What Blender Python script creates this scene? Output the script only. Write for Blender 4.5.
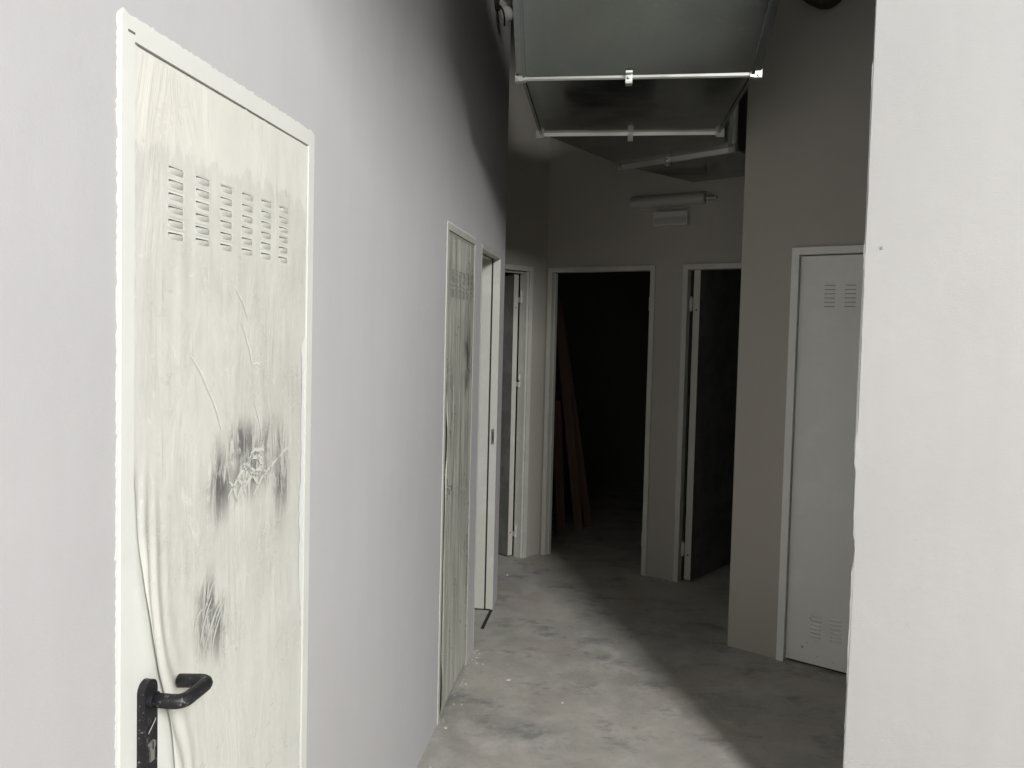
import bpy, bmesh, math, random
from mathutils import Vector, Matrix, noise
random.seed(7)
C = bpy.context.scene.collection
for o in list(bpy.data.objects): bpy.data.objects.remove(o)

# ------------------------------------------------ camera
CAM_H = 1.656
pitch, roll = math.radians(2.55), math.radians(1.40)
f = Vector((0, math.cos(pitch), -math.sin(pitch))); up0 = Vector((0, math.sin(pitch), math.cos(pitch))); r0 = Vector((1, 0, 0))
rr = r0*math.cos(roll) + up0*math.sin(roll); uu = up0*math.cos(roll) - r0*math.sin(roll)
cd = bpy.data.cameras.new('camera'); cam = bpy.data.objects.new('camera', cd); C.objects.link(cam)
M = Matrix((rr, uu, -f)).transposed().to_4x4(); M.translation = (0, 0, CAM_H); cam.matrix_world = M
cd.sensor_width = 36; cd.lens = 36*800/1024; cd.shift_y = -18/1024; cd.clip_start = .02
bpy.context.scene.camera = cam

# ------------------------------------------------ world, daylight, added side fill, exposure
w = bpy.data.worlds.new('world'); bpy.context.scene.world = w; w.use_nodes = True
w.node_tree.nodes['Background'].inputs[0].default_value = (.75, .85, 1, 1)
w.node_tree.nodes['Background'].inputs[1].default_value = .6
def area(name, loc, aim, sx, sy, e, col):
    l = bpy.data.lights.new(name, 'AREA'); l.shape = 'RECTANGLE'; l.size = sx; l.size_y = sy; l.energy = e; l.color = col
    o = bpy.data.objects.new(name, l); C.objects.link(o); o.location = loc
    o.rotation_euler = (Vector(aim)-Vector(loc)).to_track_quat('-Z', 'Y').to_euler(); return o
area('window_daylight', (3.13, -5.35, 4.85), (.3, 4, .9), 1.05, 1.9, 860, (1, 1, 1))
area('side_fill', (4.75, -2.2, 2.4), (-.8, .3, 1.4), 2.2, 2.2, 10, (.93, .97, 1))  # added fill to brighten the near left wall, source out of view
vs = bpy.context.scene.view_settings
vs.view_transform = 'Standard'; vs.look = 'None'; vs.gamma = 1; vs.use_curve_mapping = False; vs.exposure = 0.0

# ------------------------------------------------ node material helpers
class Mat:
    def __init__(s, name, col=(.6, .6, .6), rough=.6, metal=0., spec=.5):
        s.m = bpy.data.materials.new(name); s.m.use_nodes = True; s.t = s.m.node_tree
        s.b = s.t.nodes['Principled BSDF']; s.set('Base Color', col); s.set('Roughness', rough); s.set('Metallic', metal)
        s.set('Specular IOR Level', spec); s.c = s.t.nodes.new('ShaderNodeTexCoord').outputs['Object']
    def set(s, k, v):
        i = s.b.inputs[k]
        if hasattr(v, 'is_output'): s.t.links.new(v, i)
        elif isinstance(v, (tuple, list)): i.default_value = (*v, 1) if len(v) == 3 else v
        else: i.default_value = v
    def _in(s, n, i, v):
        if v is None: return
        if hasattr(v, 'is_output'): s.t.links.new(v, n.inputs[i])
        elif isinstance(v, (tuple, list)) and n.inputs[i].type == 'RGBA': n.inputs[i].default_value = (*v, 1) if len(v) == 3 else v
        else: n.inputs[i].default_value = v
    def map(s, sc=(1, 1, 1), loc=(0, 0, 0), rot=(0, 0, 0)):
        n = s.t.nodes.new('ShaderNodeMapping'); s._in(n, 0, s.c); n.inputs['Scale'].default_value = sc
        n.inputs['Location'].default_value = loc; n.inputs['Rotation'].default_value = rot; return n.outputs[0]
    def noise(s, scale=5, detail=4, rough=.55, v=None, dist=0.):
        n = s.t.nodes.new('ShaderNodeTexNoise'); s._in(n, 'Vector', v or s.c); n.inputs['Scale'].default_value = scale
        n.inputs['Detail'].default_value = detail; n.inputs['Roughness'].default_value = rough; n.inputs['Distortion'].default_value = dist
        return n.outputs[0]
    def ramp(s, v, a, b, ca=(0, 0, 0), cb=(1, 1, 1)):
        n = s.t.nodes.new('ShaderNodeValToRGB'); s._in(n, 0, v); e = n.color_ramp.elements
        e[0].position = a; e[1].position = b; e[0].color = (*ca, 1); e[1].color = (*cb, 1); return n.outputs[0]
    def mr(s, v, a, b, c=0., d=1., smooth=True):
        n = s.t.nodes.new('ShaderNodeMapRange'); n.interpolation_type = 'SMOOTHSTEP' if smooth else 'LINEAR'
        s._in(n, 0, v)
        for i, x in enumerate((a, b, c, d)): s._in(n, i+1, x)
        return n.outputs[0]
    def mix(s, fac, a, b, mode='MIX'):
        n = s.t.nodes.new('ShaderNodeMix'); n.data_type = 'RGBA'; n.blend_type = mode
        s._in(n, 0, fac); s._in(n, 6, a); s._in(n, 7, b); return n.outputs[2]
    def math(s, op, a, b=None, c=None):
        n = s.t.nodes.new('ShaderNodeMath'); n.operation = op; s._in(n, 0, a); s._in(n, 1, b); s._in(n, 2, c); return n.outputs[0]
    def xyz(s):
        n = s.t.nodes.new('ShaderNodeSeparateXYZ'); s._in(n, 0, s.c); return n.outputs
    def bump(s, h, strength=.3, dist=.01, normal=None):
        n = s.t.nodes.new('ShaderNodeBump'); n.inputs['Strength'].default_value = strength; n.inputs['Distance'].default_value = dist
        s._in(n, 'Height', h); s._in(n, 'Normal', normal)
        s.set('Normal', n.outputs[0]); return n.outputs[0]

def paint_mat(name, col, bumpy=.25):
    k = Mat(name, col, .62, 0, .3)
    big = k.noise(1.3, 4, .6)
    streak = k.noise(9, 3, .6, k.map((1, 1, .12)))
    c = k.mix(k.ramp(big, .3, .7), tuple(x*.95 for x in col), tuple(min(1, x*1.04) for x in col))
    c = k.mix(k.ramp(streak, .35, .75, (0, 0, 0), (.5, .5, .5)), c, tuple(x*.93 for x in col))
    k.set('Base Color', c)
    n1 = k.bump(k.noise(240, 3, .6), bumpy, .0015)
    k.bump(k.noise(14, 3, .5), .25, .006, n1)
    return k.m
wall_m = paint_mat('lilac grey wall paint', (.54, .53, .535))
wall_n = paint_mat('pale grey wall paint', (.56, .55, .535), .4)
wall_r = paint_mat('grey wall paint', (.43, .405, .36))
shade_wall_m = paint_mat('shade darkened masonry', (.10, .097, .09))  # wall colour darkened to stand in for the gloom of the unlit rooms
conc_m = paint_mat('grey concrete render', (.34, .33, .32))
ceil_m = paint_mat('bare ceiling plaster', (.30, .30, .29))

def floor_mat():
    k = Mat('dusty concrete', (.3, .3, .28), .8, 0, .25)
    a = k.noise(1.7, 7, .66); b = k.noise(5, 7, .7, dist=.2); c_ = k.noise(45, 4, .65)
    c = k.ramp(a, .36, .62, (.345, .335, .30), (.485, .46, .41))
    c = k.mix(k.ramp(b, .46, .74), c, (.57, .55, .505))
    c = k.mix(k.ramp(k.noise(3.3, 8, .74, k.map((1, 1.5, 1), (3, 1, 0))), .53, .66, (0, 0, 0), (.75, .75, .75)), c, (.20, .21, .20))
    c = k.mix(k.ramp(k.noise(2.2, 4, .6, k.map(loc=(7, 2, 0))), .54, .75, (0, 0, 0), (.5, .5, .5)), c, (.50, .42, .34))
    c = k.mix(k.ramp(c_, .60, .76, (0, 0, 0), (.5, .5, .5)), c, (.62, .61, .57))
    c = k.mix(k.ramp(k.noise(22, 5, .7), .30, .40, (.4, .4, .4), (0, 0, 0)), c, (.24, .24, .22))
    k.set('Base Color', c); n1 = k.bump(c_, .25, .002); k.bump(b, .2, .006, n1)
    k.set('Roughness', k.mr(b, .3, .7, .6, .9)); return k.m
floor_m = floor_mat()

def steel_mat(name, col, rough, wob):
    k = Mat(name, col, rough, .95)
    v = k.t.nodes.new('ShaderNodeTexVoronoi'); v.inputs['Scale'].default_value = 40
    c = k.mix(k.ramp(v.outputs['Distance'], .1, .6), tuple(x*.96 for x in col), col)
    sc = k.ramp(k.noise(2.2, 6, .7, k.map((1, 2.2, 1)), 1.2), .6, .76, (0, 0, 0), (.3, .3, .3))
    c = k.mix(sc, c, (.7, .7, .68)); k.set('Base Color', c)
    k.set('Roughness', k.mr(k.noise(5, 5, .6), .3, .7, rough*.75, rough*1.35))
    k.bump(k.noise(2.6, 2, .5, k.map((.6, 1.6, 1))), wob, .02); return k.m
duct_m = steel_mat('galvanised sheet', (.25, .27, .26), .2, .14)
flange_m = steel_mat('galvanised flange', (.60, .61, .58), .42, .05)
chrome_m = Mat('hinge steel', (.55, .54, .5), .35, .9).m

def speck_mat(name, col, col2, rough=.5, scale=70, thr=.62, spec=.4):
    k = Mat(name, col, rough, 0, spec)
    k.set('Base Color', k.mix(k.ramp(k.noise(scale, 4, .7), thr, thr+.1), col, col2)); k.bump(k.noise(scale, 2), .15, .001); return k.m
frame_m = speck_mat('cream frame enamel', (.56, .55, .49), (.60, .59, .54), .4, 4, .5)
leaf_m = speck_mat('cream leaf enamel', (.60, .60, .545), (.64, .64, .585), .42, 8, .5)
white_m = speck_mat('white enamel', (.74, .74, .69), (.77, .77, .72), .35, 3, .5)
rough_plaster = speck_mat('smeared plaster', (.73, .72, .65), (.80, .79, .74), .75, 40, .5)
black_m = speck_mat('black plastic with dust', (.012, .012, .014), (.22, .22, .22), .5, 150, .60)
dark_m = Mat('dark cavity', (.015, .015, .014), .9).m
shadow_slot = Mat('slot cavity', (.16, .16, .14), .9).m
thresh_m = Mat('black rubber threshold', (.02, .02, .018), .7).m
plast_m = speck_mat('grey white plastic', (.42, .42, .38), (.46, .46, .42), .5, 10)
foam_m = speck_mat('dark foam lagging', (.03, .03, .026), (.06, .06, .05), .9, 30)
crumb_m = speck_mat('white plaster crumb', (.52, .51, .47), (.66, .65, .6), .9, 50)
def wood():
    k = Mat('reddish plank wood', (.2, .1, .06), .7)
    k.set('Base Color', k.mix(k.noise(20, 4, .6, k.map((1, 1, .08))), (.09, .042, .028), (.18, .10, .066))); return k.m
wood_m = wood()

# ------------------------------------------------ mesh helpers
def link(name, bm, mat, parent=None, smooth=False, bevel=0):
    if bevel: bmesh.ops.bevel(bm, geom=[e for e in bm.edges if len(e.link_faces) == 2 and e.calc_face_angle(0) > .6], offset=bevel, segments=2, affect='EDGES', profile=.5)
    bmesh.ops.recalc_face_normals(bm, faces=bm.faces)
    me = bpy.data.meshes.new(name); bm.to_mesh(me); bm.free()
    if smooth: me.polygons.foreach_set('use_smooth', [True]*len(me.polygons))
    me.materials.append(mat)
    o = bpy.data.objects.new(name, me); C.objects.link(o); o.parent = parent; return o
def box(bm, x0, x1, y0, y1, z0, z1):
    v = [bm.verts.new(p) for p in ((x0,y0,z0),(x1,y0,z0),(x1,y1,z0),(x0,y1,z0),(x0,y0,z1),(x1,y0,z1),(x1,y1,z1),(x0,y1,z1))]
    for i in ((0,3,2,1),(4,5,6,7),(0,1,5,4),(1,2,6,5),(2,3,7,6),(3,0,4,7)): bm.faces.new([v[j] for j in i])
    return v
def bx(*a):
    bm = bmesh.new(); box(bm, *a); return bm
def boxes(*l):
    bm = bmesh.new()
    for a in l: box(bm, *a)
    return bm
def cyl(bm, p, q, r, n=20, r2=None):
    p, q = Vector(p), Vector(q); d = q-p
    m = Matrix.Translation((p+q)/2) @ d.to_track_quat('Z', 'Y').to_matrix().to_4x4()
    bmesh.ops.create_cone(bm, cap_ends=True, segments=n, radius1=r, radius2=r if r2 is None else r2, depth=d.length, matrix=m)
def sheet_with_holes(x0, x1, z0, z1, y0, y1, holes):
    """solid panel in the x-z plane, y0..y1 thick, with rectangular holes (x0,x1,z0,z1)"""
    xs = sorted({x0, x1, *[h[0] for h in holes], *[h[1] for h in holes]}); zs = sorted({z0, z1, *[h[2] for h in holes], *[h[3] for h in holes]})
    xs = [x for x in xs if x0 <= x <= x1]; zs = [z for z in zs if z0 <= z <= z1]
    def solid(i, j):
        if not (0 <= i < len(xs)-1 and 0 <= j < len(zs)-1): return False
        cx, cz = (xs[i]+xs[i+1])/2, (zs[j]+zs[j+1])/2
        return not any(h[0] < cx < h[1] and h[2] < cz < h[3] for h in holes)
    bm = bmesh.new(); V = {}
    def v(i, j, k):
        if (i, j, k) not in V: V[i, j, k] = bm.verts.new((xs[i], (y0, y1)[k], zs[j]))
        return V[i, j, k]
    for i in range(len(xs)-1):
        for j in range(len(zs)-1):
            if not solid(i, j): continue
            bm.faces.new([v(i,j,0), v(i+1,j,0), v(i+1,j+1,0), v(i,j+1,0)])
            bm.faces.new([v(i,j,1), v(i,j+1,1), v(i+1,j+1,1), v(i+1,j,1)])
            if not solid(i-1, j): bm.faces.new([v(i,j,0), v(i,j+1,0), v(i,j+1,1), v(i,j,1)])
            if not solid(i+1, j): bm.faces.new([v(i+1,j,0), v(i+1,j,1), v(i+1,j+1,1), v(i+1,j+1,0)])
            if not solid(i, j-1): bm.faces.new([v(i,j,0), v(i,j,1), v(i+1,j,1), v(i+1,j,0)])
            if not solid(i, j+1): bm.faces.new([v(i,j+1,0), v(i+1,j+1,0), v(i+1,j+1,1), v(i,j+1,1)])
    return bm
def empty(name, loc=(0, 0, 0), rz=0, parent=None):
    o = bpy.data.objects.new(name, None); C.objects.link(o); o.location = loc; o.rotation_euler = (0, 0, rz)
    o.empty_display_size = .1; o.parent = parent; return o
def tag(o, label=None, cat=None, group=None, kind=None):
    if label: o['label'] = label
    if cat: o['category'] = cat
    if group: o['group'] = group
    if kind: o['kind'] = kind
    return o

# walls as lines in plan: local x runs along the wall, local y into it (away from the corridor), z up
class Line:
    def __init__(s, p, q):
        s.p = Vector((p[0], p[1], 0)); d = Vector((q[0]-p[0], q[1]-p[1], 0)); s.len = d.length; s.d = d.normalized(); s.a = math.atan2(s.d.y, s.d.x)
    def place(s, o): o.location = s.p; o.rotation_euler = (0, 0, s.a); return o
    def pt(s, x, y=0, z=0): return s.p + s.d*x + Vector((-s.d.y, s.d.x, 0))*y + Vector((0, 0, z))
H = 6.1
L = Line((-.323, 2.944), (-.058, 4.844))            # u=0 at x=-.323; runs on both sides
G = Line((-.731, 4.959), (.235, 5.895))
F = Line((.235, 5.900), (1.135, 5.299))
R = Line((1.188, 4.208), (1.663, 3.859))
N = Line((1.076, 2.47), (1.876, 1.87))

def wall(name, line, x0, x1, t, mat, holes=(), label='', z1=3.8, y0=0):
    o = link(name, sheet_with_holes(x0, x1, 0, z1, y0, y0+t, [(h[0], h[1], h[2], h[3]) for h in holes]), mat)
    line.place(o); return tag(o, label, 'wall', kind='structure')

# door geometry constants (u along its wall)
D1 = (-1.804, -1.080); D2 = (.335, .975); D3 = (1.13, 1.765)
GU = G.len
DG = (GU-.145-.80, GU-.145); F0 = .02; DF1 = (F0, F0+.85); DF2 = (1.06, 1.93); DR = (.26, 1.02)

flr = link('floor', bx(-4.2, 4.7, -5.3, 8.7, -.12, 0), floor_m); tag(flr, 'dusty grey unfinished concrete floor of the corridor', 'floor', kind='structure')
HC = 3.8  # ceiling dropped, out of view, to block light passing over the duct
ce = link('ceiling', bx(-4.2, 4.7, .9, 8.7, HC, HC+.2), ceil_m); tag(ce, 'dark ceiling of the corridor above the metal duct', 'ceiling', kind='structure')
ce = link('ceiling_hall', bx(-4.2, 4.7, -5.3, .9, H, H+.12), ceil_m); tag(ce, 'high ceiling of the hall behind the viewer', 'ceiling', kind='structure')
bk = link('added_bulkhead', bx(-4.1, 4.6, .9, 1.0, HC+.2, H), conc_m); tag(bk, 'bulkhead added out of view to block high light above the corridor ceiling', 'wall', kind='structure')  # added with the dropped ceiling to stop light from the high window
wall('wall_left', L, -8.3, 1.925, .12, wall_m, [(D1[0]+.004, D1[1]-.004, -1, 2.096), (D2[0]+.004, D2[1]-.004, -1, 2.092), (D3[0]+.004, D3[1]-.004, -1, 2.092)], 'long pale lilac grey wall on the left with the filmed metal doors', z1=H)
# return of the left wall into the recess
e0 = L.pt(1.925); e1 = G.p
RT = Line((e1.x, e1.y), (e0.x, e0.y)); wall('wall_recess', RT, 0, RT.len-.0, .1, wall_m, [], 'short return wall behind the far end of the left wall', y0=-.1)
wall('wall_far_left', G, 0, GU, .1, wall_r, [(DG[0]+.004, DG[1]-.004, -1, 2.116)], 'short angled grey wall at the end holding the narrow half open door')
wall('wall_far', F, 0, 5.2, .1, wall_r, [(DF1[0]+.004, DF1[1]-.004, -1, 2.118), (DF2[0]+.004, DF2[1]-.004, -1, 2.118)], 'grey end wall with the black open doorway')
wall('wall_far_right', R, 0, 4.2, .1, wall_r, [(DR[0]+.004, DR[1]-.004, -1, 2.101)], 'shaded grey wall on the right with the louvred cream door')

# near right wall: its free edge is chipped plaster
def ragged_wall():
    bm = bmesh.new(); zs = []; z = 0
    while z < H: zs.append(z); z += random.uniform(.008, .022)
    zs.append(H); fr = []; bk = []
    for z in zs:
        j = .0018*noise.noise(Vector((z*9, 3, 0))) + .0012*random.uniform(-1, 1)
        for zc, ww, dp in ((2.46, .035, .006), (1.905, .05, .007), (1.315, .05, .008), (.985, .05, .008), (2.13, .02, .004), (1.62, .015, .003)):
            if abs(z-zc) < ww: j += dp*(.55+.45*random.random())*(-1 if zc in (1.905, 2.46, 1.315) else 1)*.9
        fr.append(bm.verts.new((j, 0, z))); bk.append(bm.verts.new((j*.6, .12, z)))
    f1 = [bm.verts.new((4.35, 0, H)), bm.verts.new((4.35, 0, 0))]; b1 = [bm.verts.new((4.35, .12, H)), bm.verts.new((4.35, .12, 0))]
    bm.faces.new(fr+f1); bm.faces.new(list(reversed(bk+b1)))
    for i in range(len(fr)-1): bm.faces.new([fr[i+1], fr[i], bk[i], bk[i+1]])
    bm.faces.new([f1[0], f1[1], b1[1], b1[0]]); bmesh.ops.triangulate(bm, faces=[q for q in bm.faces if len(q.verts) > 4])
    o = link('wall_right', bm, wall_n); N.place(o); return tag(o, 'brightly lit pale wall close on the right with a chipped edge', 'wall', kind='structure')
ragged_wall()

# outer shell, partly behind the camera
link_w = lambda n, b, lab, m=None: tag(link(n, b, m or conc_m), lab, 'wall', kind='structure')
sw = sheet_with_holes(-5.2, 8.6, 0, H, 0, .1, [(-3.35, -1.05, 1.25, 3.55)])
for v in sw.verts: v.co = Vector((4.6+v.co.y, v.co.x, v.co.z))
link_w('wall_outer_right', sw, 'outer wall closing the space on the right')
link_w('wall_outer_left', bx(-4.2, -4.1, -5.2, 8.6, 0, H), 'outer wall closing the rooms on the left', shade_wall_m)
link_w('wall_outer_far', bx(-4.2, 4.7, 8.6, 8.7, 0, H), 'end wall of the dark rooms behind the doorways', shade_wall_m)
link_w('wall_partition', bx(.235, .315, 6.02, 8.6, 0, HC), 'partition between the two dark rooms at the end', shade_wall_m)
wb = sheet_with_holes(-4.2, 4.7, 0, H, -5.3, -5.2, [(2.44, 3.68, 3.85, 5.85)])
link_w('wall_back', wb, 'wall behind the viewer with the high window')
def window_frame(x0, x1, z0, z1, y0, y1, t=.045): return boxes((x0, x0+t, y0, y1, z0, z1), (x1-t, x1, y0, y1, z0, z1), (x0+t, x1-t, y0, y1, z0, z0+t), (x0+t, x1-t, y0, y1, z1-t, z1))
tag(link('window_1', window_frame(2.44, 3.68, 3.85, 5.85, -5.29, -5.21), white_m), 'white frame of the high window behind the viewer', 'window', kind='structure')
wf = window_frame(-3.35, -1.05, 1.25, 3.55, .01, .09)  # added window opening that goes with the side fill light
for v in wf.verts: v.co = Vector((4.6+v.co.y, v.co.x, v.co.z))
tag(link('fill_window', wf, white_m), 'white frame of an added window, out of view, for the side fill light', 'window', kind='structure')

# ------------------------------------------------ door film material
def film_mat(name, smudges, band_z, seed):
    """dusty protective film: painted white dust above a ragged line, vertical streaks, dark rubbed smudges (x, z, rx, rz, strength)"""
    k = Mat(name, (.6, .6, .55), .3, 0, .5)
    x, y, z = k.xyz()
    streak = k.noise(38, 4, .65, k.map((1, 1, .045), (seed, 0, 0)))
    fine = k.noise(110, 3, .6, k.map((1, 1, .03), (seed*2, 0, 0)))
    cloud = k.noise(5, 5, .6, k.map(loc=(seed, 1, 2)))
    base = k.mix(k.ramp(streak, .3, .7), (.60, .595, .535), (.69, .68, .62))
    base = k.mix(k.ramp(cloud, .38, .68, (0, 0, 0), (.6, .6, .6)), base, (.73, .725, .66))
    crk = k.noise(16, 6, .75, k.map((1.3, 1, .8), (seed, 3, 3)), 1.8)
    base = k.mix(k.ramp(crk, .585, .66, (0, 0, 0), (.65, .65, .65)), base, (.80, .795, .75))  # crinkle highlights painted pale into the film colour
    base = k.mix(k.ramp(crk, .36, .43, (.22, .22, .22), (0, 0, 0)), base, (.45, .44, .40))
    base = k.mix(k.ramp(fine, .62, .72, (0, 0, 0), (.6, .6, .6)), base, (.80, .795, .75))
    base = k.mix(k.ramp(fine, .30, .38, (.45, .45, .45), (0, 0, 0)), base, (.46, .46, .41))
    # ragged upper edge of the clean grey band
    e = k.math('MULTIPLY_ADD', k.noise(26, 4, .7, k.map((1, 1, .25), (seed, 5, 0))), .16, z)
    e = k.math('MULTIPLY_ADD', k.noise(4, 2, .5, k.map((1, 1, .5), (seed, 9, 0))), .12, e)
    up = k.mr(e, band_z+.135, band_z+.15)
    base = k.mix(up, base, k.mix(cloud, (.70, .69, .62), (.80, .785, .72)))
    low = k.mr(z, 1.35, .9)
    base = k.mix(k.math('MULTIPLY', low, .45), base, (.76, .76, .69))
    sn = k.noise(46, 5, .78, k.map((1, 1, .22), (seed, 2, 4), (0, .12, 0)), .8)
    sn2 = k.noise(9, 3, .6, k.map((1, 1, .6), (seed, 7, 4)))
    tot = None
    for (sx, sz, rx, rz, st) in smudges:
        dx = k.math('DIVIDE', k.math('SUBTRACT', x, sx), rx); dz = k.math('DIVIDE', k.math('SUBTRACT', z, sz), rz)
        d = k.math('SQRT', k.math('ADD', k.math('MULTIPLY', dx, dx), k.math('MULTIPLY', dz, dz)))
        d = k.math('ADD', d, k.math('MULTIPLY', k.math('SUBTRACT', sn2, .5), 1.3))
        g = k.math('MULTIPLY', k.mr(d, 1.15, .1), st)
        tot = g if tot is None else k.math('MAXIMUM', tot, g)
    if tot is not None:
        tot = k.math('MULTIPLY', tot, k.mr(sn, .40, .56, .12, 1.))
        base = k.mix(tot, base, (.13, .125, .125))
    k.set('Base Color', base)
    k.set('Roughness', k.mr(cloud, .3, .7, .22, .5))
    n1 = k.bump(streak, .14, .0025); k.bump(k.noise(7, 4, .6, k.map((1, 1, .35)), 1.5), .35, .008, n1)
    return k.m

def rag_strip(pts, wdt, out, thick=.0018, step=.006, jit=.004, seed=0):
    """ragged plaster margin following a polyline in x-z; `out` = side offset direction sign"""
    rnd = random.Random(seed); bm = bmesh.new(); A = []; B = []
    for (a, b) in zip(pts[:-1], pts[1:]):
        a = Vector((a[0], 0, a[1])); b = Vector((b[0], 0, b[1])); d = (b-a); n = max(2, int(d.length/step)); d2 = d.normalized(); nrm = Vector((-d2.z, 0, d2.x))*out
        for i in range(n+1):
            p = a + d*(i/n); q = p + nrm*(wdt + jit*rnd.uniform(-1, 1)*(2.2 if rnd.random() < .12 else 1))
            A.append(bm.verts.new((p.x, -thick, p.z))); B.append((bm.verts.new((q.x, -thick*.7, q.z)), bm.verts.new((q.x, .0008, q.z))))
    for i in range(len(A)-1):
        bm.faces.new([A[i], A[i+1], B[i+1][0], B[i][0]]); bm.faces.new([B[i][0], B[i+1][0], B[i+1][1], B[i][1]])
    return bm

def frame_bm(x0, x1, top, wface, y0, y1, stop=True):
    l = [(x0, x0+wface, y0, y1, 0, top), (x1-wface, x1, y0, y1, 0, top), (x0+wface, x1-wface, y0, y1, top-wface, top)]
    if stop:
        s = .018; ys = (y0+y1)/2+.012
        l += [(x0+wface, x0+wface+s, ys, y1, 0, top-wface), (x1-wface-s, x1-wface, ys, y1, 0, top-wface), (x0+wface+s, x1-wface-s, ys, y1, top-wface-s, top-wface)]
    return boxes(*l)

def louvre_bm(wd, h):
    """pressed louvre: hood bulging out, its open mouth upward"""
    bm = bmesh.new(); n = 5
    top = []; mid = []; bot = []
    for i in range(n+1):
        t = i/n; e = min(1, 3.2*min(t, 1-t))**.5
        x = -wd/2 + wd*t
        top.append(bm.verts.new((x, -.0045*e-.0005, h*.28))); mid.append(bm.verts.new((x, -.004*e-.0003, -h*.1))); bot.append(bm.verts.new((x, .0005, -h*.5)))
    for i in range(n):
        bm.faces.new([top[i], top[i+1], mid[i+1], mid[i]]); bm.faces.new([mid[i], mid[i+1], bot[i+1], bot[i]])
    return bm

def door_leaf(root, x0, x1, z0, z1, y, t, mat, vents, lw=.043, lh=.013, lm=None):
    holes = []
    for (us, zs) in vents:
        for a in us:
            for b in zs: holes.append((a-lw/2, a+lw/2, b-lh*.05, b+lh*.40) if len(vents) < 3 and b > 1 else (a-lw/2, a+lw/2, b-lh*.5, b-lh*.25))
    lf = link('leaf', sheet_with_holes(x0, x1, z0, z1, y, y+.006, holes) if vents else bx(x0, x1, y, y+.006, z0, z1), mat, root)
    link('leaf_core', bx(x0+.001, x1-.001, y+.016, y+t, z0+.001, z1-.001), shadow_slot if vents else mat, lf)
    if vents:
        proto = None
        for (us, zs) in vents:
            for b in zs:
                for a in us:
                    if proto is None: proto = link('louvre', louvre_bm(lw, lh), lm or mat, lf, True); o = proto
                    else: o = proto.copy(); C.objects.link(o); o.parent = lf
                    o.location = (a, y, b-lh*.1); o.rotation_euler = (0, 0 if b > 1 else math.pi, 0)
                    if b < 1: o.location.z = b+lh*.05
    return lf

def tube(pts, r, n=14):
    """round bar through points, closed ends"""
    P = [Vector(p) for p in pts]; bm = bmesh.new(); rings = []; ref = Vector((0, 0, 1))
    for i, p in enumerate(P):
        d = ((P[i+1]-p) if i == 0 else (p-P[i-1]) if i == len(P)-1 else (P[i+1]-p).normalized()+(p-P[i-1]).normalized()).normalized()
        a = d.cross(ref).normalized(); b = a.cross(d)
        rings.append([bm.verts.new(p + (a*math.cos(6.2832*j/n) + b*math.sin(6.2832*j/n))*r) for j in range(n)])
    for A, B in zip(rings[:-1], rings[1:]):
        for j in range(n): bm.faces.new([A[j], A[(j+1) % n], B[(j+1) % n], B[j]])
    bm.faces.new(rings[0][::-1]); bm.faces.new(rings[-1]); return bm
def arc_path(pts, rad, k=5):
    P = [Vector(p) for p in pts]; out = [P[0]]
    for i in range(1, len(P)-1):
        a = (P[i-1]-P[i]).normalized(); b = (P[i+1]-P[i]).normalized()
        s, e = P[i]+a*rad, P[i]+b*rad
        for j in range(k+1):
            t = j/k; out.append(s*(1-t)**2 + P[i]*2*t*(1-t) + e*t*t)
    out.append(P[-1]); return out

# ------------------------------------------------ door_1 : the near filmed door
def cols(a, b, n): return [a+(b-a)*i/(n-1) for i in range(n)]
d1 = L.place(empty('door_1')); tag(d1, 'near cream metal door on the left under smudged protective film, black lever handle', 'door', kind='structure')
x0, x1 = D1
fr = link('door_frame', frame_bm(x0+.004, x1-.004, 2.096, .031, -.004, .10), white_m, d1, bevel=.0012)
link('plaster_edging', rag_strip([(x0+.006, 0), (x0+.006, 2.094), (x1-.006, 2.094), (x1-.006, 0)], .008, 1, .0018, jit=.0016, seed=3), white_m, fr)
us = cols(-1.651, -1.238, 6); zs = cols(1.9, 1.795, 6)
lf = door_leaf(d1, x0+.0365, x1-.0365, .012, 2.0632, .001, .045, speck_mat('white leaf enamel', (.76, .765, .72), (.80, .80, .76), .4, 6), [(us, zs)], lm=speck_mat('filmed louvre', (.58, .575, .52), (.66, .655, .60), .4, 60, .5))
link('corner_notch', bx(x0+.018, x0+.034, -.0048, -.0035, 2.0745, 2.0775), shadow_slot, fr)
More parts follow.
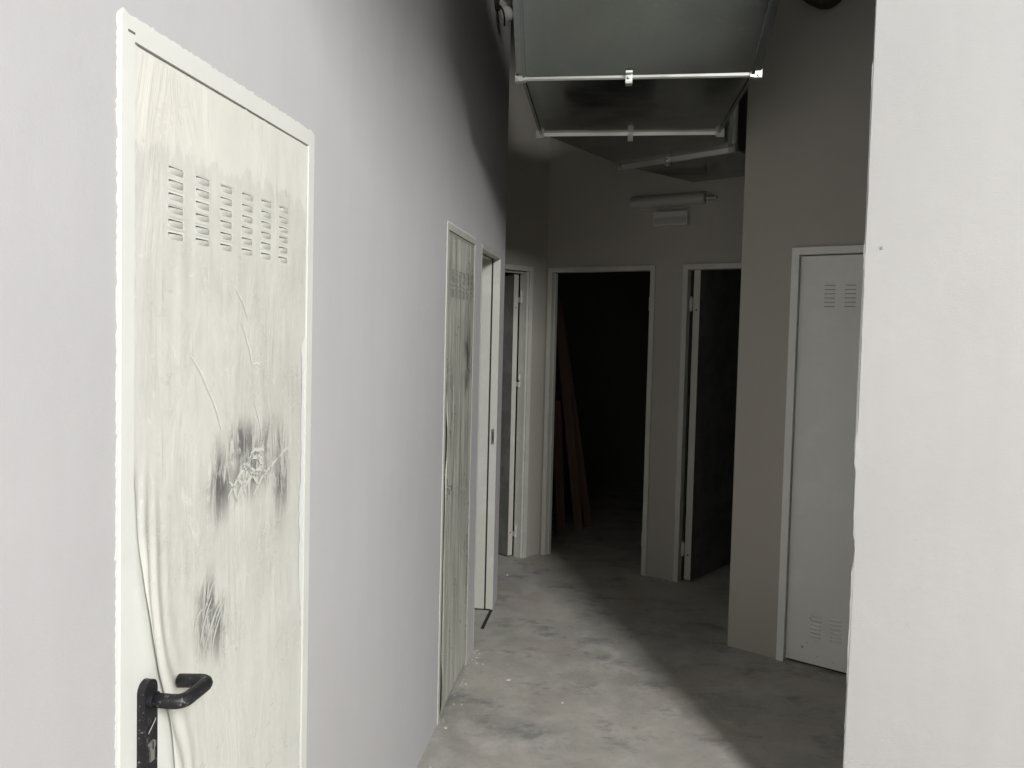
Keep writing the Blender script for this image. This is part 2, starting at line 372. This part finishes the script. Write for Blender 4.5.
# stretched film: ragged outline, wrinkled, lifting at its lower left edge; openings at the louvres are not needed (drawn tight above them)
film1 = film_mat('dusty door film', [(-1.50, 1.365, .055, .10, .95), (-1.42, 1.425, .075, .06, .9), (-1.37, 1.37, .13, .07, .85), (-1.235, 1.345, .06, .12, 1.), (-1.30, 1.40, .07, .07, .7), (-1.545, 1.145, .05, .10, 1.), (-1.50, 1.10, .045, .08, .9)], 1.925, 3)
def film_bm(x0, x1, z0, z1, left, y, amp, nx, nz, seed, skips):
    bm = bmesh.new(); V = {}
    def inskip(x, z): return any(a < x < b and c < z < d for (a, b, c, d) in skips)
    for j in range(nz+1):
        z = z0+(z1-z0)*j/nz; xl = max(x0, left(z)); 
        for i in range(nx+1):
            t = i/nx; x = xl+(x1-xl)*t**1.25
            e = max(0, 1-(x-xl)/.11); e2 = e*e
            w_ = noise.noise(Vector((x*26+z*4, z*2.2, seed)))
            fold = abs(math.sin((x-xl)*95 + 3*noise.noise(Vector((x*8, z*3, seed+4)))))**2
            lift = 0 if z > 1.46 else min(1, (1.46-z)/.18)
            flat = min([1.] + [max(0, abs(x-(a_+b_)/2)-(b_-a_)/2)/.03 + max(0, abs(z-(c_+d_)/2)-(d_-c_)/2-.008)/.03 for (a_, b_, c_, d_) in skips[::7]]) if z > 1.7 else 1.
            dd = amp*(.5+.5*w_)*flat + lift*e2*(.004+.008*fold)
            dz = .01*noise.noise(Vector((x*40, 1, seed))) if j == nz else 0
            V[i, j] = bm.verts.new((x, y-.0003-dd, z+dz))
    for j in range(nz):
        for i in range(nx):
            q = [V[i, j], V[i+1, j], V[i+1, j+1], V[i, j+1]]
            c = sum((v.co for v in q), Vector())/4
            if not inskip(c.x, c.z): bm.faces.new(q)
    bmesh.ops.delete(bm, geom=[v for v in bm.verts if not v.link_faces], context='VERTS'); return bm
def left1(z):
    pts = [(2.2, -1.768), (1.43, -1.766), (1.33, -1.757), (1.24, -1.745), (1.16, -1.728), (1.10, -1.713), (1.01, -1.681), (.91, -1.655), (.7, -1.62), (0, -1.56)]
    for (za, xa), (zb, xb) in zip(pts[:-1], pts[1:]):
        if zb <= z <= za: return xa+(xb-xa)*(za-z)/(za-zb)
    return -1.56
skips = [(a-.0235, a+.0235, b-.0065, b+.0085) for a in us for b in zs]
fm = link('protective_film', film_bm(-1.766, x1-.038, .02, 2.060, left1, .001, .0012, 150, 520, 5., skips), film1, d1, True)
tag(fm, 'dusty wrinkled plastic film with dark rubbed smudges')
# light scraped marks in the smudge
def scrape(segs, y, wd):
    bm = bmesh.new()
    for (xa, za, xb, zb) in segs:
        a = Vector((xa, 0, za)); b = Vector((xb, 0, zb)); d = (b-a); n = Vector((-d.z, 0, d.x)).normalized()
        prev = None
        for i in range(7):
            t = i/6; c = a+d*t+n*.006*math.sin(t*3.1)*random.uniform(.6, 1.2); ww = wd*(.35+.65*math.sin(max(.05, t)*3.0))
            cur = (bm.verts.new((c.x+n.x*ww, y, c.z+n.z*ww)), bm.verts.new((c.x-n.x*ww, y, c.z-n.z*ww)))
            if prev: bm.faces.new([prev[0], cur[0], cur[1], prev[1]])
            prev = cur
    return bm
sg = [(-1.475, 1.33, -1.37, 1.395), (-1.43, 1.325, -1.33, 1.37), (-1.415, 1.385, -1.35, 1.33), (-1.39, 1.39, -1.33, 1.38), (-1.36, 1.395, -1.32, 1.34), (-1.37, 1.315, -1.29, 1.36),
      (-1.35, 1.36, -1.31, 1.345), (-1.47, 1.36, -1.44, 1.315), (-1.31, 1.335, -1.26, 1.372), (-1.25, 1.372, -1.20, 1.385), (-1.385, 1.40, -1.325, 1.398), (-1.45, 1.30, -1.40, 1.355), (-1.42, 1.375, -1.35, 1.352), (-1.44, 1.36, -1.40, 1.32), (-1.30, 1.325, -1.285, 1.36), (-1.405, 1.34, -1.38, 1.40)]
link('scrape_marks', scrape(sg, -.0016, .0042), speck_mat('scraped paint', (.66, .66, .60), (.75, .75, .7), .6), fm)
sg2 = [(-1.61, 1.60, -1.56, 1.55), (-1.56, 1.55, -1.50, 1.46), (-1.43, 1.66, -1.38, 1.575), (-1.38, 1.575, -1.34, 1.57), (-1.45, 1.72, -1.40, 1.665), (-1.37, 1.50, -1.335, 1.42)]
link('scrape_marks', scrape([(-1.57, 1.09, -1.53, 1.16), (-1.555, 1.07, -1.50, 1.145), (-1.53, 1.06, -1.495, 1.12), (-1.56, 1.13, -1.52, 1.19), (-1.52, 1.10, -1.48, 1.14), (-1.545, 1.15, -1.535, 1.20), (-1.59, 1.12, -1.565, 1.15)], -.0016, .003), speck_mat('scraped film', (.60, .60, .55), (.7, .7, .65), .5), fm)
link('streak_marks', scrape(sg2, -.0015, .0024), rough_plaster, fm)
# drips of white paint along the right margin
def drips():
    bm = bmesh.new(); rnd = random.Random(4); prev = None
    for i in range(160):
        z = .1+i*.0125; wl = (.022 if z > 1.1 else .004+.018*max(0, (z-.95)/.15)) if z < 1.62 else .004
        wl *= .8+.5*noise.noise(Vector((z*7, 0, 1))); wl += .012*abs(noise.noise(Vector((z*31, 0, 1))))
        cur = (bm.verts.new((x1-.0375, -.0018, z)), bm.verts.new((x1-.0375-wl, -.0018, z)))
        if prev: bm.faces.new([prev[0], cur[0], cur[1], prev[1]])
        prev = cur
    return bm
link('paint_smear', drips(), speck_mat('thick white paint', (.82, .825, .80), (.86, .86, .84), .5, 30), fm)
# handle
def handle(root, px, pz):
    bm = bmesh.new(); n = 14; w2 = .0175; ring = []
    for i in range(n+1):
        a = math.pi*i/n; ring.append((px+w2*math.cos(a), pz+.014+w2*math.sin(a)))
    for i in range(n+1):
        a = math.pi+math.pi*i/n; ring.append((px+w2*math.cos(a), pz-.185+w2*math.sin(a)))
    A = [bm.verts.new((x, -.012, z)) for x, z in ring]; B = [bm.verts.new((x, .0055, z)) for x, z in ring]
    bm.faces.new(A); bm.faces.new(B[::-1])
    for i in range(len(A)): bm.faces.new([A[i], B[i], B[(i+1) % len(A)], A[(i+1) % len(A)]])
    pl = link('handle_plate', bm, black_m, root, bevel=.003)
    bm = tube(arc_path([(px, -.010, pz), (px, -.064, pz), (px+.083, -.064, pz-.002), (px+.083, -.010, pz-.006)], .02, 6), .0112, 18)
    link('lever', bm, black_m, pl, True)
    bm = bmesh.new(); cyl(bm, (px, -.010, pz), (px, -.020, pz), .0135, 24); link('lever_collar', bm, black_m, pl)
    bm = bmesh.new(); cyl(bm, (px+.001, -.0115, pz-.073), (px+.001, -.0145, pz-.073), .0085, 20); box(bm, px-.0045, px+.0065, -.0142, -.0115, pz-.098, pz-.078)
    kc = link('key_cylinder', bm, chrome_m, pl); tag(kc, 'worn steel key cylinder')
    link('key_slot', bx(px, px+.002, -.0152, -.0144, pz-.079, pz-.067), dark_m, pl)
    v = bmesh.new(); a = [(px-.008, pz-.052), (px+.012, pz-.037), (px+.012, pz-.034), (px-.008, pz-.049)]
    vv = [v.verts.new((x, -.0126, z)) for x, z in a]; v.faces.new(vv); link('scratch', v, crumb_m, pl)
    return pl
handle(d1, -1.734, 1.066)

# ------------------------------------------------ door_2 : second filmed door, narrower
d2 = L.place(empty('door_2')); tag(d2, 'second narrow door on the left wall, streaky grey film and lock without a handle', 'door', kind='structure')
x0, x1 = D2
fr = link('door_frame', frame_bm(x0+.004, x1-.004, 2.09, .027, -.002, .10), frame_m, d2, bevel=.0012)
link('plaster_edging', rag_strip([(x0+.006, 0), (x0+.006, 2.088), (x1-.006, 2.088), (x1-.006, 0)], .008, 1, .0018, jit=.0016, seed=8), rough_plaster, fr)
us2 = cols(x0+.12, x1-.12, 6); zs2 = cols(1.9, 1.795, 6)
door_leaf(d2, x0+.033, x1-.033, 0.012, 2.059, .001, .045, speck_mat('dusty olive leaf', (.36, .36, .32), (.46, .46, .42), .5, 40), [(us2, zs2)])
film2 = film_mat('streaky door film', [(.83, 1.55, .10, .17, 1.), (.80, 1.42, .07, .10, .9)], 1.93, 11)
def film_tone(m, k_):
    t = m.node_tree; tc = t.nodes.new('ShaderNodeTexCoord'); mp = t.nodes.new('ShaderNodeMapping'); mp.inputs['Scale'].default_value = (1, 1, .03)
    nz = t.nodes.new('ShaderNodeTexNoise'); nz.inputs['Scale'].default_value = 45; nz.inputs['Detail'].default_value = 4; rp = t.nodes.new('ShaderNodeValToRGB')
    rp.color_ramp.elements[0].position = .36; rp.color_ramp.elements[1].position = .64; rp.color_ramp.elements[0].color = (*[c*.62 for c in k_], 1); rp.color_ramp.elements[1].color = (*[min(1, c*1.25) for c in k_], 1)
    t.links.new(tc.outputs['Object'], mp.inputs[0]); t.links.new(mp.outputs[0], nz.inputs[0]); t.links.new(nz.outputs[0], rp.inputs[0]); b = t.nodes['Principled BSDF']; src = b.inputs['Base Color'].links[0].from_socket
    n = t.nodes.new('ShaderNodeMix'); n.data_type = 'RGBA'; n.blend_type = 'MULTIPLY'; n.inputs[0].default_value = 1
    t.links.new(src, n.inputs[6]); t.links.new(rp.outputs[0], n.inputs[7]); t.links.new(n.outputs[2], b.inputs['Base Color'])
film_tone(film2, (.74, .74, .71))
sk2 = [(a-.0235, a+.0235, b-.0065, b+.0085) for a in us2 for b in zs2]
link('protective_film', film_bm(x0+.034, x1-.034, .03, 2.045, lambda z: 0, .001, .0025, 70, 220, 9., sk2), film2, d2, True)
link('film_bumps', scrape([(x0+.06+.02*i, 1.96-.02*(i % 3), x0+.062+.02*i, 1.80-.03*(i % 4)) for i in range(0, 24, 2)], .0022, -.0026), rough_plaster, d2)
lk = link('lock_plate', boxes((.405, .425, -.004, .001, .93, 1.02), (.41, .42, -.004, .001, 1.045, 1.095)), dark_m, d2)
bm = bmesh.new(); cyl(bm, (.415, .004, .985), (.415, -.022, .985), .011, 16); box(bm, .409, .421, -.014, .004, .955, .98); link('lock_cylinder', bm, chrome_m, d2)

# ------------------------------------------------ door_3 : opening at the end of the left wall
d3 = L.place(empty('door_3')); tag(d3, 'open doorway without leaf at the far end of the left wall', 'door', kind='structure')
x0, x1 = D3
fr = link('door_frame', boxes((x0+.004, x0+.018, -.001, .13, 0, 2.09), (x1-.022, x1-.004, -.002, .040, 0, 2.09), (x0+.018, x1-.022, -.002, .040, 2.068, 2.09)), frame_m, d3, bevel=.001)
link('door_lining', boxes((x1-.026, x1-.004, .050, .24, 0, 2.086), (x0+.028, x1-.026, .050, .24, 2.062, 2.086)), frame_m, d3)
link('seal_strip', boxes((x1-.018, x1-.004, .040, .050, 0, 2.08), (x0+.03, x1-.03, .040, .050, 2.072, 2.08)), thresh_m, fr)
link('strike_plate', boxes((x1-.0235, x1-.022, .012, .030, .985, 1.075)), chrome_m, fr)
link('strike_hole', boxes((x1-.0242, x1-.0234, .017, .023, 1.0, 1.06)), dark_m, fr)
link('threshold', boxes((x0+.30, x1-.03, -.004, .012, 0, .004), (x1-.037, x1-.022, .012, .12, 0, .004)), thresh_m, d3)

# ------------------------------------------------ hinged doors at the end
def hinge(parent, x, y, z, mat=None):
    bm = bmesh.new(); cyl(bm, (x, y, z-.045), (x, y, z-.002), .009, 14); cyl(bm, (x, y, z+.002), (x, y, z+.045), .009, 14); cyl(bm, (x, y, z-.05), (x, y, z+.05), .004, 10)
    box(bm, x-.004, x+.004, y, y+.03, z-.04, z-.005)
    return link('hinge', bm, mat or frame_m, parent)
def open_leaf(root, hx, hy, ang, width, t, z0, z1, side, mat):
    """leaf hinged at (hx, hy) in door space, swung into the room; +x of the leaf runs away from the hinge"""
    lv = link('leaf', bx(0, width, 0, t, z0, z1), mat, root, bevel=.002); lv.location = (hx, hy, 0); lv.rotation_euler = (0, 0, ang)
    e = link('leaf_edge', bx(-.0006, .0, .002, t-.002, z0+.002, z1-.002), frame_m, lv)
    for z in (1.86, .22):
        b = bmesh.new(); cyl(b, (-.0012, t*.5, z-.04), (.004, t*.5, z-.04), .006, 12); link('screw_hole', b, dark_m, lv)
    return lv
d4 = G.place(empty('door_4')); tag(d4, 'narrow doorway in the recess past the left wall, leaf swung inward', 'door', kind='structure')
x0, x1 = DG
fr = link('door_frame', frame_bm(x0+.004, x1-.004, 2.116, .034, -.014, .07, False), frame_m, d4, bevel=.0015)
link('rebate', boxes((x1-.052, x1-.038, .0, .07, 0, 2.08), (x0+.038, x1-.052, .03, .07, 2.066, 2.08)), frame_m, fr)
shaded_leaf_m = speck_mat('shade darkened film', (.13, .13, .115), (.17, .17, .15), .55, 5, .45)  # shade on the open leaves is put into this dark face colour
lf4 = open_leaf(d4, x1-.062, .075, math.radians(93), .72, .05, .012, 2.06, 1, shaded_leaf_m)
for z in (1.90, 1.29, .19): hinge(fr, x1-.056, .052, z)
link('latch_pin', bx(x1-.066, x1-.05, .045, .06, 1.285, 1.297), dark_m, fr)

d5 = F.place(empty('door_5')); tag(d5, 'open doorway into the black room in the middle of the end wall', 'door', kind='structure')
x0, x1 = DF1
fr = link('door_frame', frame_bm(x0+.004, x1-.004, 2.118, .034, -.014, .06, False), frame_m, d5, bevel=.0015)
link('rebate', boxes((x0+.038, x0+.046, .03, .06, 0, 2.08), (x1-.046, x1-.038, .03, .06, 0, 2.08)), frame_m, fr)
for z in (1.86, .24): hinge(fr, x1-.048, .02, z)

d6 = F.place(empty('door_6')); tag(d6, 'doorway right of the black room, dark leaf swung inward on two hinges', 'door', kind='structure')
x0, x1 = DF2
fr = link('door_frame', frame_bm(x0+.004, x1-.004, 2.118, .034, -.014, .07, False), frame_m, d6, bevel=.0015)
lf6 = open_leaf(d6, x0+.107, .04, math.radians(83), .80, .05, .012, 2.12, 1, shaded_leaf_m)
for z in (1.86, .22):
    hinge(fr, x0+.05, .03, z); link('hinge_knuckle', bx(x0+.042, x0+.062, .018, .04, z-.02, z+.035), frame_m, fr)
link('rebate', boxes((x0+.038, x0+.05, .045, .07, 0, 2.08)), thresh_m, fr)

# door_7 : louvred cream door on the shaded right wall
d7 = R.place(empty('door_7')); tag(d7, 'closed cream door on the shaded right wall with louvres top and bottom', 'door', kind='structure')
x0, x1 = DR
fr = link('door_frame', frame_bm(x0+.004, x1-.004, 2.104, .036, -.016, .09, False), white_m, d7, bevel=.0015)
us7 = [x0+.187+.096*i for i in range(5)]; 
door_leaf(d7, x0+.042, x1-.042, .014, 2.062, .012, .045, white_m, [(us7, cols(1.912, 1.808, 6)), (us7, cols(.262, .158, 6))], .052, .013)
link('floor_gap', bx(x0+.042, x1-.042, .03, .05, 0, .013), dark_m, d7)
b = bmesh.new()
for (px, pz, r) in ((x0+.16, .245, .005), (x0+.125, .09, .007), (x0+.2, .06, .003), (x0+.15, .12, .003), (x0+.28, .05, .003)): cyl(b, (px, .0122, pz), (px, .0112, pz), r, 10)
link('scuff_spots', b, plast_m, d7)

# ------------------------------------------------ ventilation duct
ZB = 2.652
duct = empty('ventilation_duct', (.45, 3.1, ZB)); tag(duct, 'galvanised rectangular sheet metal air duct hanging below the ceiling', 'duct')
O = Vector((.45, 3.1, ZB))
def prism(ringA, ringB, mat, name, sag=0., nseg=1):
    """open duct piece between two rectangular rings of world points (BL, BR, TR, TL)"""
    bm = bmesh.new(); A = [Vector(p)-O for p in ringA]; B = [Vector(p)-O for p in ringB]; nx = 24; ny = 16
    g = {}
    for i in range(nx+1):
        for j in range(ny+1):
            s, t = i/nx, j/ny
            p = (A[0]*(1-s)+A[1]*s)*(1-t) + (B[0]*(1-s)+B[1]*s)*t
            k = math.sin(math.pi*s)**.6*math.sin(math.pi*t)**.5 if 0 < i < nx and 0 < j < ny else 0
            cross = max(0, 1-abs(s-t)*6)+max(0, 1-abs(1-s-t)*6)
            p = p + Vector((0, 0, -sag*k*(1-.25*min(1, cross)) + .0015*k*noise.noise(Vector((s*7, t*5, sag*90)))))
            g[i, j] = bm.verts.new(p)
    for i in range(nx):
        for j in range(ny): bm.faces.new([g[i, j], g[i+1, j], g[i+1, j+1], g[i, j+1]])
    def quad(a, b, c, d): bm.faces.new([bm.verts.new(p) for p in (a, b, c, d)])
    quad(A[1], B[1], B[2], A[2]); quad(A[2], B[2], B[3], A[3]); quad(A[3], B[3], B[0], A[0])
    return link(name, bm, mat, duct, True)
def ring(l, r, z0=ZB, z1=ZB+.46): return [(l[0], l[1], z0), (r[0], r[1], z0), (r[0], r[1], z1), (l[0], l[1], z1)]
def flange(rg, lip=.022, th=.013, up=0., clamps=(), name='flange'):
    P = [Vector(p)-O for p in rg]; c = sum(P, Vector())/4; X = (P[1]-P[0]).normalized(); Z = Vector((0, 0, 1)); Y = Z.cross(X)
    fo = empty(name, (0, 0, 0), 0, duct)
    def bar(a, b, nm, out):
        bm = bmesh.new(); d = (b-a); n = d.normalized()
        vs = []
        for p in (a, b):
            for (o_, y_) in ((-up, -th), (lip-up*.8, -th*.55), (lip+.006-up, 0), (lip-up*.8, th*.55), (-up, th)): vs.append(bm.verts.new(p+out*o_+Y*y_))
        for i in range(4): bm.faces.new([vs[i], vs[i+1], vs[i+6], vs[i+5]])
        bm.faces.new(vs[:5]); bm.faces.new(vs[5:][::-1]); bm.faces.new([vs[0], vs[5], vs[9], vs[4]])
        return link(nm, bm, flange_m, fo)
    bar(P[0], P[1], 'flange_rail', -Z); bar(P[3], P[2], 'flange_rail', Z); bar(P[0], P[3], 'flange_rail', -X); bar(P[1], P[2], 'flange_rail', X)
    for i, (sx, sz) in enumerate(((-1, -1), (1, -1), (1, 1), (-1, 1))):
        bm = bmesh.new(); q = P[i]
        for (a0, a1, b0, b1) in ((-.004, .026, -.004, .026), (-.016, -.004, .002, .024), (.002, .024, -.016, -.004)):
            vv = []
            for y in (-th*1.12, th*1.12):
                for (aa, bb) in ((a0, b0), (a1, b0), (a1, b1), (a0, b1)): vv.append(bm.verts.new(q+X*sx*aa+Z*sz*bb+Y*y))
            for k in ((0,1,2,3),(7,6,5,4),(0,4,5,1),(1,5,6,2),(2,6,7,3),(3,7,4,0)): bm.faces.new([vv[j] for j in k])
        m = Matrix.Translation(q+X*sx*.016+Z*sz*.016-Y*th*1.2) @ Y.to_track_quat('Z', 'Y').to_matrix().to_4x4()
        bmesh.ops.create_cone(bm, cap_ends=True, segments=6, radius1=.008, radius2=.008, depth=.012, matrix=m)
        link('corner_bracket', bm, flange_m, fo)
    for t in clamps:
        q = P[0]*(1-t)+P[1]*t; bm = bmesh.new(); vv = []
        for (o0, o1, y0, y1) in ((.004, .040, -th*1.5, -th*.6), (.036, .042, -th*1.5, th*1.5), (.004, .040, th*.6, th*1.5), (.0, .008, -th*3.0, -th*.8)):
            vv = []
            for y in (y0, y1):
                for (xx, zz) in ((-.013, o0), (.013, o0), (.013, o1), (-.013, o1)): vv.append(bm.verts.new(q+X*xx-Z*zz+Y*y))
            for k in ((0,1,2,3),(7,6,5,4),(0,4,5,1),(1,5,6,2),(2,6,7,3),(3,7,4,0)): bm.faces.new([vv[j] for j in k])
        cyl(bm, q-Z*.02-Y*th*1.5, q-Z*.02-Y*(th*1.5+.01), .006, 8)
        link('clamp', bm, flange_m, fo)
    return fo
TOP = ZB+.46
r1 = ring((.012, 3.175), (.885, 3.058))
r1w = ring((-.010, 3.172), (.907, 3.052), ZB-.012)
r0a = [(-.054, 2.58, 3.06), (.886, 2.522, 3.06), (.886, 2.522, 3.5), (-.054, 2.58, 3.5)]
r00 = [(-.36, .45, 3.06), (.56, .35, 3.06), (.56, .35, 3.5), (-.36, .45, 3.5)]
r2 = ring((.118, 4.085), (.985, 3.965))
r3 = ring((.625, 4.81), (1.140, 4.292))
r4 = ring((1.155, 5.28), (1.60, 4.88))
prism(r00, r0a, duct_m, 'duct_section', .004); prism(r0a, r1w, duct_m, 'duct_section', .012); prism(r1, r2, duct_m, 'duct_section', .010)
prism(r2, r3, duct_m, 'duct_elbow', .002); prism(r3, r4, duct_m, 'duct_section', .002)
flange(r1, up=.006, clamps=(.47,)); flange(r2, .009, .006, clamps=(.51,)); flange(r3, clamps=(.45,)); flange(r00, clamps=())
# folded seams along the sloping section and seg 2
def seam(a, b, w_=.012, h=.008, inset=.02):
    a = Vector(a)-O; b = Vector(b)-O; d = (b-a).normalized(); s = d.cross(Vector((0, 0, 1))).normalized(); n = s.cross(d)
    bm = bmesh.new(); vv = []
    for p in (a, b):
        for (x, z) in ((0, .001), (0, -h), (w_, -h), (w_, .001)): vv.append(bm.verts.new(p+s*(x-w_/2)+n*z))
    for k in ((0,1,2,3),(7,6,5,4),(0,4,5,1),(1,5,6,2),(2,6,7,3),(3,7,4,0)): bm.faces.new([vv[j] for j in k])
    link('seam', bm, flange_m if False else duct_m, duct)
seam(Vector(r0a[0])+Vector((.03, 0, 0)), Vector(r1w[0])+Vector((.03, 0, 0))); seam(Vector(r0a[1])-Vector((.03, 0, 0)), Vector(r1w[1])-Vector((.03, 0, 0))); seam(r1[0], r2[0]); seam(r1[1], r2[1])
# threaded rods up to the ceiling
for (x, y) in ((-.06, 3.19), (.97, 3.04), (.04, 4.10), (1.06, 3.95)):
    bm = bmesh.new(); cyl(bm, Vector((x, y, TOP-.02))-O, Vector((x, y, HC))-O, .005, 8); box(bm, x-O.x-.03, x-O.x+.03, y-O.y-.02, y-O.y+.02, TOP-.03-O.z, TOP-.018-O.z); link('hanger_rod', bm, flange_m, duct)

# ------------------------------------------------ things on the walls
t = F.place(empty('tube_light')); t.location += F.d*.02; tag(t, 'grey unlit tube light fitting on the end wall above the small box', 'light fitting')
bm = bmesh.new(); n = 10; A = []; B = []
for i in range(n+1):
    a = math.pi*i/n; A.append(bm.verts.new((.665, -.004-.060*math.sin(a), 2.542+.043*math.cos(a)))); B.append(bm.verts.new((1.185, -.004-.060*math.sin(a), 2.542+.043*math.cos(a))))
bm.faces.new(A); bm.faces.new(B[::-1]); bm.faces.new([A[0], A[-1], B[-1], B[0]])
for i in range(n): bm.faces.new([A[i], A[i+1], B[i+1], B[i]])
link('diffuser', bm, plast_m, t); link('base_tray', bx(.655, 1.195, -.006, 0, 2.497, 2.587), frame_m, t)
bm = bmesh.new(); cyl(bm, (1.195, -.03, 2.54), (1.235, -.03, 2.54), .016, 14); cyl(bm, (1.235, -.03, 2.54), (1.26, -.03, 2.54), .010, 12); link('cable_gland', bm, chrome_m, t)
t = F.place(empty('emergency_light')); t.location += F.d*.03; tag(t, 'small pale rectangular box on the end wall under the tube light', 'emergency light')
link('housing', bx(.823, 1.062, -.045, 0, 2.375, 2.465), frame_m, t, bevel=.006)
link('lens', bx(.832, 1.053, -.052, -.0455, 2.384, 2.425), plast_m, t, bevel=.002)
# lamp holder on the left wall by the duct
t = L.place(empty('lamp_holder')); tag(t, 'small bare lamp holder with loose wires high on the left wall by the duct', 'lamp holder')
def blob(c, r, sz=1, seed=0):
    bm = bmesh.new(); bmesh.ops.create_icosphere(bm, subdivisions=3, radius=r)
    for v in bm.verts: v.co *= 1+.22*noise.noise(v.co*18+Vector((seed, 0, 0))); v.co.z *= sz; v.co += Vector(c)
    return bm
lx, lz = 1.37, 3.33
bm = bmesh.new(); cyl(bm, (lx, 0, lz+.06), (lx, -.025, lz+.06), .05, 20); link('back_plate', bm, foam_m, t)
bm = bmesh.new(); cyl(bm, (lx, -.022, lz+.05), (lx, -.05, lz+.02), .024, 18); link('socket', bm, plast_m, t)
link('bulb', blob((lx, -.060, lz-.01), .036, 1.1, 2), white_m, t, True)
link('wire', tube(arc_path([(lx-.02, -.02, lz+.03), (lx-.06, -.05, lz-.01), (lx-.05, -.06, lz-.06), (lx, -.05, lz-.07)], .02), .005, 8), thresh_m, t, True)
# lagged pipe through the shaded right wall
t = R.place(empty('lagged_pipe')); tag(t, 'dark lagged pipe end poking out high on the shaded right wall', 'pipe')
bm = bmesh.new(); cyl(bm, (.385, -.02, 3.355), (.385, -.14, 3.345), .105, 28)
for v in bm.verts: v.co += Vector((1, 0, 1))*.008*noise.noise(v.co*20)
link('lagging', bm, foam_m, t, True, .01)
bm = bmesh.new(); cyl(bm, (.385, -.139, 3.345), (.385, -.18, 3.342), .04, 20); link('pipe', bm, dark_m, t)
# nail head on the near right wall
t = link('wall_plug', bx(.0, .006, -.004, 0, 0, .008), plast_m); t.location = N.pt(.045, 0, 1.93); t.rotation_euler = (0, 0, N.a); tag(t, 'tiny grey plug in the bright near right wall beside its edge', 'wall plug')

# ------------------------------------------------ planks in the dark room
plabels = ['long reddish plank leaning in the black room, the middle one of three', 'long reddish plank leaning in the black room, rearmost with its foot furthest right', 'short reddish plank leaning steeply in the black room, close behind the left door jamb']
for i, (fx, fy, tx, ty, ln) in enumerate(((.59, 6.60, .365, 6.60, 1.9), (.68, 6.74, .40, 6.74, 1.75), (.43, 6.42, .36, 6.42, 1.1))):
    o = link('wooden_plank', bx(-.036, .036, -.014, .014, 0, ln), wood_m, bevel=.002)
    a = math.asin((fx-tx)/ln); o.location = (fx, fy, .004+.014*abs(math.sin(a))); o.rotation_euler = (0, -a, .0)
    o.rotation_euler = (Matrix.Rotation(-a, 3, 'Y') @ Matrix.Rotation(math.radians(6*i), 3, 'Z')).to_euler()
    tag(o, plabels[i], 'plank', 'planks leaning in the black room')

# ------------------------------------------------ plaster crumbs on the floor
rnd = random.Random(12); bm = bmesh.new()
def crumb(x, y, s):
    m = Matrix.Translation((x, y, s*.3)) @ Matrix.Rotation(rnd.uniform(0, 6), 4, 'Z') @ Matrix.Diagonal((s*rnd.uniform(.7, 1.6), s, s*.55, 1))
    s *= .62; r = bmesh.ops.create_icosphere(bm, subdivisions=1, radius=1, matrix=m)
    for v in r['verts']: v.co += Vector((rnd.uniform(-1, 1), rnd.uniform(-1, 1), 0))*s*.25; v.co.z = max(v.co.z, .0003)
for i in range(70):
    u_ = rnd.uniform(-1, 1.13) if i % 3 else rnd.uniform(.95, 1.15); p = L.pt(u_, -abs(rnd.gauss(0, .035))-.012); crumb(p.x, p.y, rnd.uniform(.0015, .006))
for i in range(60):
    p = (R if i % 2 else F).pt(rnd.uniform(0, 1.0) if i % 2 else rnd.uniform(.87, 1.06), -abs(rnd.gauss(0, .03))-.012); crumb(p.x, p.y, rnd.uniform(.002, .007))
for i in range(55): crumb(rnd.uniform(-.2, 1.1), rnd.uniform(2.7, 5.6), rnd.uniform(.001, .004))
for (x, y) in ((.02, 3.72), (.26, 3.5), (-.24, 3.25), (.0, 5.35)): crumb(x, y, .009)
o = link('plaster_crumbs', bm, crumb_m); tag(o, 'scattered white plaster crumbs on the concrete floor', 'debris', kind='stuff')
